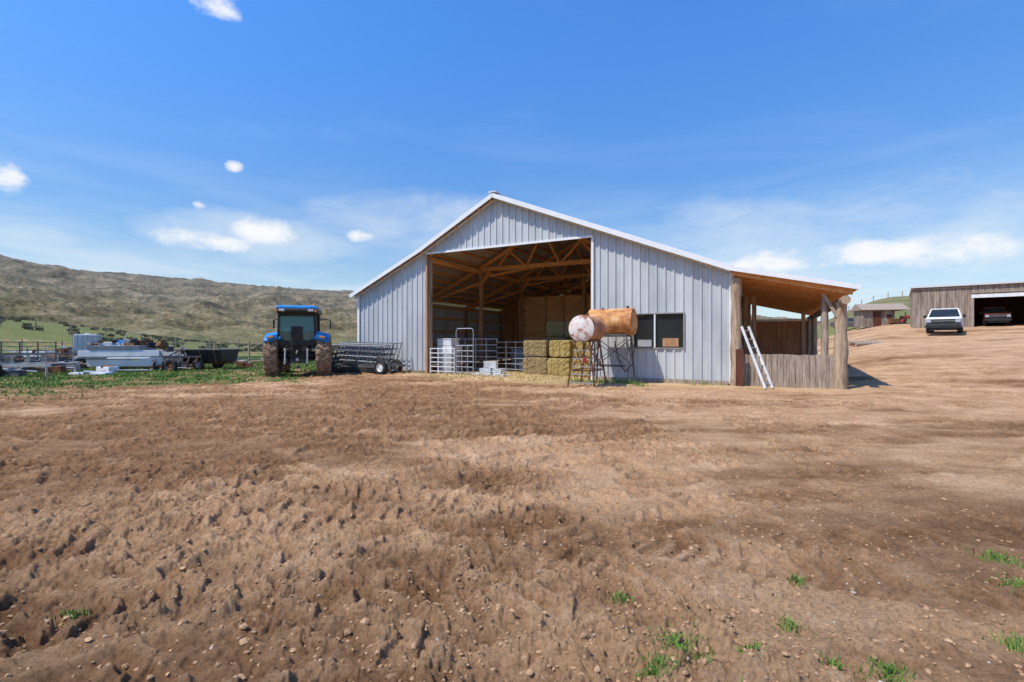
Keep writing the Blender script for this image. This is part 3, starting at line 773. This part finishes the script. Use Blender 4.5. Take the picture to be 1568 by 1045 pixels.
w.prism([(-.86,2.66),(-.9,2.78),(-.82,2.84),(1.40,2.84),(1.3,2.66)],-.80,.80,blackp)
for sx in(-1,1):
    w.box((sx*.55,-.91,2.76),(.22,.05,.1),headl);w.box((sx*.74,-.92,2.72),(.08,.05,.08),lightm)
w.tube((.6,0,2.98),(.6,0,3.1),.05,lightm)
w.obj('cab_roof',tr,bevel=.04)
# ---------------------------------------------------------------- left yard items
def at(px,Z): 
    X=PX(px,Z);return X,Z,gz(X,Z)
X,Y,Z=at(134,30)
e=empty('water_tote',(X,Y,Z+.75),.5)
w=B();w.box((0,0,.65),(1.1,1.0,1.0),whitepl);w.tube((0,0,1.15),(0,0,1.22),.12,whitepl,14);w.obj('tank',e,bevel=.08)
w=B()
for i in range(7):
    z=.2+i*.16
    for sx in(-1,1): w.tube((sx*.58,-.53,z),(sx*.58,.53,z),.012,steel,6);w.tube((-.58,sx*.53,z),(.58,sx*.53,z),.012,steel,6)
for i in range(6):
    t=-.58+i*.232
    for sy in(-1,1): w.tube((t,sy*.53,.12),(t,sy*.53,1.18),.012,steel,6);w.tube((sy*.58,t*.9,.12),(sy*.58,t*.9,1.18),.012,steel,6)
w.box((0,0,.06),(1.16,1.06,.1),greyp);w.box((0,0,-.38),(1.1,1.0,.72),weath);w.obj('cage_and_pallet',e)
X,Y,Z=at(200,27)
e=empty('utility_trailer',(X,Y,Z),.18)
w=B();w.box((0,0,.62),(4.2,1.7,.12),greyp);w.box((-.1,-.86,.82),(3.9,.04,.34),whitepl);w.box((-.1,.86,.82),(3.9,.04,.34),whitepl)
w.beam((2.1,0,.58),(3.2,0,.5),.1,.1,dksteel);w.tube((3.1,0,.5),(3.1,0,.0),.04,steel)
wheel(w,(-.5,-.78,.34),(0,1,0),.34,.2,.19,tyre,whitep);wheel(w,(.3,-.78,.34),(0,1,0),.34,.2,.19,tyre,whitep)
w.prism([(-.8,.8),(-.95,1.25),(.95,1.25),(.8,.8)],-1.6,.9,greyp)
w.obj('bed',e,bevel=.015)
w=B();random.seed(11)
for i in range(34):
    w.box((random.uniform(-1.9,1.8),random.uniform(-.6,.6),1.0+random.uniform(0,.5)),(random.uniform(.12,.6),random.uniform(.1,.5),random.uniform(.08,.35)),random.choice([whitepl,greyp,blackp,dksteel,blue,rust,steel]),(random.uniform(-.4,.4),random.uniform(-.4,.4),random.random()*3))
w.obj('load',e,bevel=.01)
X,Y,Z=at(215,24.5)
w=B();st=[]
for i in range(11):
    t=i/10;xx=-2.0+4.0*t;wd=.75*(1-max(0,(t-.55)/.45)**2*.95);zt=.62+.18*max(0,(t-.5)*2)**2;zb=.12+.35*max(0,(t-.7)/.3)**2
    st.append([(xx,-wd,zt),(xx,-wd*.92,zb+.12),(xx,-wd*.4,zb),(xx,wd*.4,zb),(xx,wd*.92,zb+.12),(xx,wd,zt),(xx,wd*.88,zt-.02),(xx,wd*.8,zb+.2),(xx,-wd*.8,zb+.2),(xx,-wd*.88,zt-.02)])
vs=[p for r in st for p in r];fs=[]
for i in range(10):
    for k in range(10): fs.append((i*10+k,i*10+(k+1)%10,(i+1)*10+(k+1)%10,(i+1)*10+k))
fs+=[tuple(range(10)),tuple(range(100,110))]
w.add(vs,fs,whitepl)
w.beam((-2,-.77,.6),(.4,-.77,.6),.03,.05,dksteel)
for xx in(-1.2,-.2,.8): w.box((xx,0,.5),(.3,1.25,.05),greenp)
for xx in(-1.2,.9): w.box((xx,0,.07),(.15,1.4,.14),weath)
bt=w.obj('aluminum_boat');bt.location=(X,Y,Z+.02);bt.rotation_euler=(0,0,.12)
X,Y,Z=at(322,25.5)
w=B();w.prism([(-.55,.42),(-.75,1.05),(.75,1.05),(.55,.42)],-1.1,1.1,blackp)
w.beam((-1.15,-.76,1.06),(1.15,-.76,1.06),.06,.06,dksteel);w.beam((-1.15,.76,1.06),(1.15,.76,1.06),.06,.06,dksteel)
for xx in(-.8,0,.8): w.beam((xx,-.57,.42),(xx,-.78,1.04),.05,.05,dksteel)
w.beam((-1.1,-.35,.36),(2.0,-.1,.36),.08,.1,rust);w.beam((-1.1,.35,.36),(2.0,.1,.36),.08,.1,rust)
wheel(w,(-.1,-.72,.3),(0,1,0),.3,.18,.16,tyre,greyp);wheel(w,(-.1,.72,.3),(0,1,0),.3,.18,.16,tyre,greyp)
o=w.obj('black_dump_trailer',bevel=.04);o.location=(X,Y,Z);o.rotation_euler=(0,0,-.1)
X,Y,Z=at(272,24.5)
w=B()
for i in range(6):
    w.tube((-.9+.36*i,-.4,.05),(-.9+.36*i,-.1,.75),.03,rust);w.lathe([(-.01,.001),(-.01,.26),(.01,.26),(.01,.001)],(-.9+.36*i,-.4,.26),(1,.25,0),dksteel,18)
w.beam((-1.1,-.1,.7),(1.1,-.1,.7),.1,.1,dksteel);w.beam((-1.0,.6,.7),(1.0,.6,.7),.1,.1,dksteel);w.beam((-.4,-.1,.72),(0,.9,1.15),.06,.06,dksteel);w.beam((.4,-.1,.72),(0,.9,1.15),.06,.06,dksteel)
w.beam((-.9,-.1,.7),(-.9,.6,.7),.08,.08,rust);w.beam((.9,-.1,.7),(.9,.6,.7),.08,.08,rust)
o=w.obj('disc_harrow');o.location=(X,Y,Z);o.rotation_euler=(0,0,.3)
X,Y,Z=at(42,20.5)
e=empty('steel_frame_trailer',(X,Y,Z),.08)
w=B()
for yy in(-.7,.7):
    w.beam((-2.6,yy,.5),(1.5,yy,.5),.09,.12,greyp);w.beam((-2.6,yy,.95),(1.3,yy,.95),.06,.06,dksteel)
    for i in range(7): w.tube((-2.5+.63*i,yy,.5),(-2.5+.63*i,yy,.95+(.3 if i%3==0 else 0)),.025,steel)
for i in range(8): w.beam((-2.5+.56*i,-.7,.5),(-2.5+.56*i,.7,.5),.05,.05,dksteel)
w.beam((1.4,-.7,.5),(1.5,0,.5),.07,.08,dksteel)
for xx in(-2.2,-1.2,1.35): w.tube((xx,-.72,0),(xx,-.72,.5),.04,greyp);w.tube((xx,.72,0),(xx,.72,.5),.04,greyp)
wheel(w,(-.6,-.85,.33),(0,1,0),.33,.2,.18,tyre,greyp);w.obj('frame',e)
w=B();gate(w,(-2.8,.3,0),(.4,.9,0),.75,1.45,5,dksteel,.02,vert=4);w.obj('rails',e)
w=B();random.seed(21)
for (px,Zd,dx,dy,dz,mm,rz) in [(140,21.5,1.5,.6,.12,whitep,.2),(165,23,.9,.5,.3,whitepl,-.3),(105,24,.8,.5,.5,greyp,.4),(75,26,1.4,.7,.7,dksteel,.1),(30,27,1.6,.8,.5,weath,.3),(250,29,1.2,.6,.9,greyp,.2),(230,31,.6,.6,1.3,blackp,.5),(10,24,1.2,.6,.8,dksteel,.2),(60,31,1.4,.9,.9,whitepl,.2),(375,27,.8,.3,.25,rust,.2),(95,29,.5,.4,1.1,rust,.2),(180,33,1.6,1.0,1.5,whitepl,.3),
    (50,23.5,.9,.5,.5,dksteel,.6),(85,22.5,.7,.4,.35,rust,.2),(120,26,.9,.5,.6,blackp,.3),(20,20,.8,.4,.3,dksteel,.1),(285,27,.8,.5,.5,dksteel,.4),(110,33,1.0,.8,1.0,dksteel,.1),(270,32,1.0,.6,.9,weath,.1)]:
    X,Y,Z=at(px,Zd);w.T=Matrix.Translation((X,Y,Z))@Matrix.Rotation(rz,4,'Z')
    w.box((0,0,dz/2),(dx,dy,dz*.9),mm,taper=.92);w.box((dx*.1,-dy*.1,dz*.93),(dx*.5,dy*.6,dz*.2+.04),random.choice([greyp,rust,blackp]),(.1,.1,.4))
    w.tube((-dx*.5,0,0),(dx*.3,dy*.3,dz*1.3),.025,steel)
w.T=Matrix.Identity(4)
w.obj('scrap_equipment_pile',bevel=.02)
w=B()
for px,Zd,ln,zz in [(15,22,3,.3),(60,23,3.5,.35),(200,22.8,2,.12),(255,24,2.4,.25),(120,27,3,.6),(300,27,3,.8),(340,28.5,2.5,.5),(380,30,2.5,.4),(25,29,3,1.0),(5,24,2.5,.8),(90,24.5,2.5,.5)]:
    X,Y,Z=at(px,Zd)
    for k in range(4):
        a=random.uniform(-.3,.3);w.tube((X-ln/2,Y+k*.12-a,Z+zz*random.random()+.05),(X+ln/2,Y+k*.12+a,Z+zz*random.random()+.05),.03,random.choice([rust,steel,weath,dksteel]),7)
w.obj('pipe_pile')
w=B();X,Y,Z=at(262,23.5);wheel(w,(X,Y,Z+.3),(.2,1,0),.32,.2,.19,tyre,rust);w.obj('spare_tire',smooth=True)
def fence(name,pts,hp,sp,rad,mat,wires=4,wm=None):
    w=B();random.seed(5)
    for (a,b) in zip(pts[:-1],pts[1:]):
        L_=math.hypot(b[0]-a[0],b[1]-a[1]);n=max(1,int(L_/sp));prev=None
        for i in range(n+1):
            t=i/n;X=a[0]+(b[0]-a[0])*t;Y=a[1]+(b[1]-a[1])*t;Z=gz(X,Y);h=hp*random.uniform(.88,1.12)
            w.tube((X,Y,Z-.2),(X+random.uniform(-.05,.05),Y,Z+h),rad*random.uniform(.8,1.2),mat,7,rad*.8)
            if prev:
                for k in range(wires):
                    f=(k+1)/(wires+.3);w.tube((prev[0],prev[1],prev[2]+hp*f),(X,Y,Z+hp*f),.009 if wm else .02,wm or mat,4)
            prev=(X,Y,Z)
    w.obj(name)
fence('wood_post_fence',[(-46,36),(-26,38),(-13,38.5)],1.4,2.6,.07,weath,4,dksteel)
fence('wood_post_fence',[(-75,62),(-40,64),(-14,58)],1.5,4,.09,weath,3,dksteel)
fence('rail_fence',[(-14,33),(-9.5,32)],1.3,1.5,.06,weath,3)
fence('hill_fence',[(85,132),(104,139),(118,141)],2.0,4.5,.12,weath,3,dksteel)
# ---------------------------------------------------------------- right side buildings
def board_wall(w,a,b,z0,z1,m,holes=(),bw=.22):
    a=Vector(a);b=Vector(b);L_=(b-a).length;d=(b-a).normalized();n=Vector((-d.y,d.x,0));t=0;ang=math.atan2(d.y,d.x)
    while t<L_:
        ww=min(random.uniform(bw*.8,bw*1.2),L_-t);c=t+ww/2;zz0=z0
        for h in holes:
            if h[0]<c<h[1]: zz0=h[2]
        if z1-zz0>.03:
            p=a+d*c+n*random.uniform(-.012,.012);w.box((p.x,p.y,(zz0+z1)/2),(ww-.015,.04,z1-zz0),m,(0,0,ang))
        t+=ww
sx0,sy0=PX(1404,45),45.5
base=2.75;SRZ=math.radians(-38)
e=empty('wood_shed',(sx0,sy0,base),SRZ)
random.seed(9)
w=B()
board_wall(w,(0,0,0),(12,0,0),-.6,3.75,shedwood,holes=[(4.15,7.4,2.75)])
board_wall(w,(0,6,0),(0,0,0),-.6,3.6,shedwood);w.obj('board_walls',e)
w=B()
w.add([(-.1,-.25,3.70),(12.3,-.25,3.70),(12.3,6.2,3.4),(-.1,6.2,3.4),(-.1,-.25,3.86),(12.3,-.25,3.86),(12.3,6.2,3.52),(-.1,6.2,3.52)],[(3,2,1,0),(4,5,6,7),(0,1,5,4),(1,2,6,5),(2,3,7,6),(3,0,4,7)],roofm)
w.obj('roof',e)
w=B()
for xx in(4.1,7.45): w.box((xx,-.04,1.2),(.2,.12,3.3),weath)
w.box((5.78,-.045,2.72),(3.5,.12,.3),whitep);w.box((5.78,-.05,3.05),(3.5,.1,.1),weath)
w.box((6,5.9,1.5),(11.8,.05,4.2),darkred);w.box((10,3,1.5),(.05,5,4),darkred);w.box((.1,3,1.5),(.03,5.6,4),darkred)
w.box((2.0,-.06,3.55),(4,.06,.12),weath)
w.obj('door_frame_and_interior',e)
X,Y=PX(1343,56),56
e=empty('small_shed',(X,Y,gz(X,Y)-.2),-.25)
w=B();random.seed(2)
board_wall(w,(-1.9,-1.4,0),(1.1,-1.4,0),0,2.0,shedwood);board_wall(w,(1.1,-1.4,0),(2.2,1.2,0),0,2.0,shedwood);board_wall(w,(-1.9,1.2,0),(-1.9,-1.4,0),0,2.0,shedwood)
w.box((-.6,-1.43,.95),(.8,.04,1.7),darkred);w.box((.6,-1.43,1.2),(.5,.04,.5),darkred);w.obj('walls',e)
w=B();w.add([(-2.2,-1.8,1.95),(2.5,-1.8,1.95),(2.5,0,2.75),(-2.2,0,2.75),(2.5,1.7,1.95),(-2.2,1.7,1.95)],[(0,1,2,3),(3,2,4,5),(0,3,5),(1,4,2)],weath);w.obj('roof',e)
def truck(name,loc,rz,paint,pickup=True,sc=1):
    e=empty(name,loc,rz);e.scale=(sc,sc,sc)
    w=B()
    low=[(-2.7,.45),(-2.72,.75),(-2.68,1.08),(-2.5,1.16),(-1.35,1.24),(-1.3,1.22),(.55,1.22),(.6,1.28),(2.7,1.28),(2.75,.6),(2.6,.5)] if pickup else [(-2.2,.35),(-2.25,.65),(-2.1,.85),(-1.1,1.0),(1.8,1.02),(2.1,.95),(2.15,.45)]
    w.prism(low,-.98,.98,paint)
    w.obj('lower_body',e,bevel=.06)
    w=B()
    if pickup: b0,b1,t0,t1,zb,zt=-1.35,.55,-.72,.42,1.2,1.85
    else: b0,b1,t0,t1,zb,zt=-1.1,1.8,-.4,1.1,.98,1.42
    def fr(i,o): 
        return [(-.92+o,b0+i,zb),(.92-o,b0+i,zb),(.92-o,b1-i,zb),(-.92+o,b1-i,zb),(-.74+o,t0+i,zt-i),(.74-o,t0+i,zt-i),(.74-o,t1-i,zt-i),(-.74+o,t1-i,zt-i)]
    w.add(fr(0,0),[(0,1,5,4),(1,2,6,5),(2,3,7,6),(3,0,4,7)],glass)
    w.box((0,(t0+t1)/2,zt+.02),(1.52,t1-t0+.08,.08),paint)
    for sx in(-1,1):
        w.beam((sx*.92,b0,zb),(sx*.74,t0,zt),.07,.07,paint);w.beam((sx*.92,b1,zb),(sx*.74,t1,zt),.08,.08,paint);w.beam((sx*.925,(b0+b1)/2,zb),(sx*.745,(t0+t1)/2,zt),.06,.06,paint)
        w.box((sx*1.1,b0+.25,zb+.1),(.2,.1,.2),blackp)
    w.obj('cab_greenhouse',e)
    w=B();y0=low[0][0]
    if pickup:
        w.box((0,y0-.03,.86),(1.9,.06,.36),blackp);w.box((0,y0-.1,.52),(1.96,.2,.22),blackp);w.box((0,y0-.06,.32),(1.5,.1,.2),blackp)
        w.box((0,y0-.065,.9),(1.2,.02,.03),greyp)
        for sx in(-1,1): w.box((sx*.79,y0-.04,.9),(.28,.06,.2),headl)
    else:
        w.box((0,y0-.04,.6),(1.1,.06,.15),blackp)
        for sx in(-1,1): w.box((sx*.75,y0-.01,.68),(.3,.06,.14),headl)
    for yy in((-1.75,1.6) if pickup else(-1.4,1.35)):
        for sx in(-1,1): wheel(w,(sx*.86,yy,.38),(1,0,0),.38,.26,.22,tyre,greyp)
    w.obj('front_trim_and_wheels',e)
    return e
X,Y=PX(1447,37),37;truck('pickup_truck',(X,Y,gz(X,Y)),math.radians(-44),whitep)
dv=Vector((math.cos(SRZ),math.sin(SRZ)));nv=Vector((-dv.y,dv.x));pp=Vector((sx0,sy0))+dv*5.75+nv*2.6
truck('pickup_truck',(pp.x,pp.y,max(base-.1,gz(pp.x,pp.y))),SRZ,darkpaint,sc=.85)
X,Y=PX(1304,62),62;truck('parked_car',(X,Y,gz(X,Y)),math.radians(35),dksteel,False)
X,Y=PX(1392,54),54
w=B();w.T=Matrix.Translation((X,Y,gz(X,Y)))
wheel(w,(-.7,0,.4),(1,.2,0),.4,.25,.2,tyre,redp);wheel(w,(.7,0,.4),(1,.2,0),.4,.25,.2,tyre,redp);w.box((0,.2,.7),(1.1,.9,.35),redp);w.beam((0,.5,.7),(.9,1.6,1.3),.12,.12,redp);w.box((-1.5,.3,.3),(.9,.6,.5),rust);w.tube((1.5,0,0),(2.2,.3,.7),.06,dksteel)
w.obj('red_farm_implement',bevel=.03)
w=B();X,Y=PX(1325,33),33;zz=gz(X,Y)
w.tube((X-1.2,Y,zz+.12),(X+1.1,Y+.2,zz+.14),.2,logw,12,.16);w.tube((X-.9,Y-.35,zz+.05),(X+1.0,Y-.4,zz+.1),.13,weath,10,.11)
w.obj('fallen_log',smooth=True)
w_pts=[];hh=[]
random.seed(4)
for i in range(260):
    Zd=random.uniform(60,140);px=random.uniform(-60,520);X=PX(px,Zd);Z=gz(X,Zd)
    r=random.uniform(.25,.8)
    for k in range(60):
        a=random.random()*6.28;q=r*math.sqrt(random.random());w_pts.append((X+q*math.cos(a),Zd+q*math.sin(a),Z+random.random()*r*.7*(1-q/r*.6)));hh.append(.15+.25*random.random())
sage=M('sagebrush',(.08,.08,.04),(.20,.19,.11),.5,.9,0,0)
blades('sagebrush',w_pts,hh,sage,.07,1.0)
# ---------------------------------------------------------------- sun & sky
EL=math.radians(58);saz=(.88,.47)
v=Vector((saz[0]*math.cos(EL),saz[1]*math.cos(EL),-math.sin(EL)))
ld=bpy.data.lights.new('sun','SUN');ld.energy=4.9;ld.angle=math.radians(.5);ld.color=(1,.93,.82)
lo=bpy.data.objects.new('sun',ld);lo.rotation_euler=v.to_track_quat('-Z','Y').to_euler();scene.collection.objects.link(lo)
wd=bpy.data.worlds.new('World');scene.world=wd;wd.use_nodes=True
nt=wd.node_tree;N=nt.nodes;L=nt.links;bg=N['Background']
sky=N.new('ShaderNodeTexSky');sky.sky_type='NISHITA';sky.sun_disc=False;sky.sun_elevation=EL;sky.sun_rotation=math.atan2(-saz[0],-saz[1])
sky.air_density=1.0;sky.dust_density=.4;sky.ozone_density=2.5
tc=N.new('ShaderNodeTexCoord')
sx=N.new('ShaderNodeSeparateXYZ');L.new(tc.outputs['Generated'],sx.inputs[0])
def mth(op,a,b=None,c=None,clamp=False):
    n=N.new('ShaderNodeMath');n.operation=op;n.use_clamp=clamp
    for i,q in enumerate((a,b,c)):
        if q is None: continue
        if isinstance(q,(int,float)): n.inputs[i].default_value=q
        else: L.new(q,n.inputs[i])
    return n.outputs[0]
az=mth('ARCTAN2',sx.outputs[0],sx.outputs[1]);el=mth('ARCSINE',sx.outputs[2])
cmb=N.new('ShaderNodeCombineXYZ');L.new(az,cmb.inputs[0]);L.new(el,cmb.inputs[1])
def nz(scale,det,st,rg=.6,off=0,dist=0):
    mp=N.new('ShaderNodeMapping');mp.inputs['Scale'].default_value=st;mp.inputs['Location'].default_value=(off,off*.7,0);L.new(cmb.outputs[0],mp.inputs[0])
    n=N.new('ShaderNodeTexNoise');n.inputs['Scale'].default_value=scale;n.inputs['Detail'].default_value=det;n.inputs['Roughness'].default_value=rg;n.inputs['Distortion'].default_value=dist;L.new(mp.outputs[0],n.inputs[0]);return n.outputs[0]
cn=nz(13,10,(1,1.7,1),.66,0,.2)
def azel(px,py):
    a=math.atan((px-784)/F);return a,math.atan((522-py)/F*math.cos(a))
def blobs(lst):
    tot=None
    for (px,py,wx,wy) in lst:
        a,e_=azel(px,py);sa=wx/F*math.cos(a)**2;se=wy/F*math.cos(a)
        dx=mth('MULTIPLY',mth('SUBTRACT',az,a),1/sa);dy=mth('MULTIPLY',mth('SUBTRACT',el,e_),1/se)
        m_=mth('SUBTRACT',1.0,mth('ADD',mth('MULTIPLY',dx,dx),mth('MULTIPLY',dy,dy)))
        tot=m_ if tot is None else mth('MAXIMUM',tot,m_)
    return tot
def srange(v,a,b):
    r=N.new('ShaderNodeMapRange');r.interpolation_type='SMOOTHSTEP';r.inputs[1].default_value=a;r.inputs[2].default_value=b;L.new(v,r.inputs[0]);return r.outputs[0]
tot=blobs([(300,366,62,17),(345,374,40,13),(405,355,52,20),(330,8,42,15),(12,274,36,24),(1185,398,60,20),(1135,408,66,13),(1310,390,66,22),(1395,384,60,20),(1470,388,90,28),(1700,380,120,26),(-200,330,120,30),(303,314,12,7),(357,254,13,8),(552,362,22,10)])
cum=mth('ADD',mth('MAXIMUM',tot,-1.5),mth('MULTIPLY',mth('SUBTRACT',cn,.46),4.4))
cumf=srange(cum,-.15,1.55)
soft=blobs([(650,345,200,50),(1200,370,330,80),(1480,385,300,105),(400,370,200,45),(60,370,150,40),(900,420,500,60)])
sn=nz(5,8,(1,2.6,1),.6,5.1,.3)
softf=mth('MULTIPLY',srange(mth('ADD',mth('MAXIMUM',soft,-1.0),mth('MULTIPLY',mth('SUBTRACT',sn,.5),3.0)),-.3,1.4),.58)
hz=nz(3.2,7,(.8,4.5,1),.6,3.3,.6)
band=srange(el,.36,.08)
wisp=mth('MULTIPLY',mth('MULTIPLY',srange(hz,.38,.68),band),.44)
hi_=nz(2.0,6,(.7,3.0,1),.55,2.4,.8)
wisp2=mth('MULTIPLY',srange(hi_,.5,.85),.10)
low=mth('MULTIPLY',srange(el,.22,.0),.48)
fac=mth('MAXIMUM',mth('ADD',mth('ADD',wisp,wisp2),low,None,True),softf)
tn_=N.new('ShaderNodeMix');tn_.data_type='RGBA';L.new(srange(el,.05,.62),tn_.inputs[0]);tn_.inputs[6].default_value=(1.0,1.22,1.36,1);tn_.inputs[7].default_value=(.82,1.68,2.6,1)
ml=N.new('ShaderNodeMix');ml.data_type='RGBA';ml.blend_type='MULTIPLY';ml.inputs[0].default_value=1;L.new(sky.outputs[0],ml.inputs[6]);L.new(tn_.outputs[2],ml.inputs[7])
cc=N.new('ShaderNodeMix');cc.data_type='RGBA';L.new(fac,cc.inputs[0]);L.new(ml.outputs[2],cc.inputs[6]);cc.inputs[7].default_value=(7.9,8.7,9.5,1)
c2_=N.new('ShaderNodeMix');c2_.data_type='RGBA';L.new(mth('MULTIPLY',cumf,.97),c2_.inputs[0]);L.new(cc.outputs[2],c2_.inputs[6]);c2_.inputs[7].default_value=(9.7,9.8,10.0,1)
L.new(c2_.outputs[2],bg.inputs[0]);bg.inputs[1].default_value=.1
# ---------------------------------------------------------------- camera
cd=bpy.data.cameras.new('camera');cd.sensor_width=36;cd.lens=F/1568*36;cd.clip_end=14000;cd.clip_start=.05
co=bpy.data.objects.new('camera',cd);co.location=(0,0,1.5);co.rotation_euler=(math.radians(90),0,0);scene.collection.objects.link(co);scene.camera=co
scene.view_settings.view_transform='Standard';scene.view_settings.look='None';scene.view_settings.exposure=0
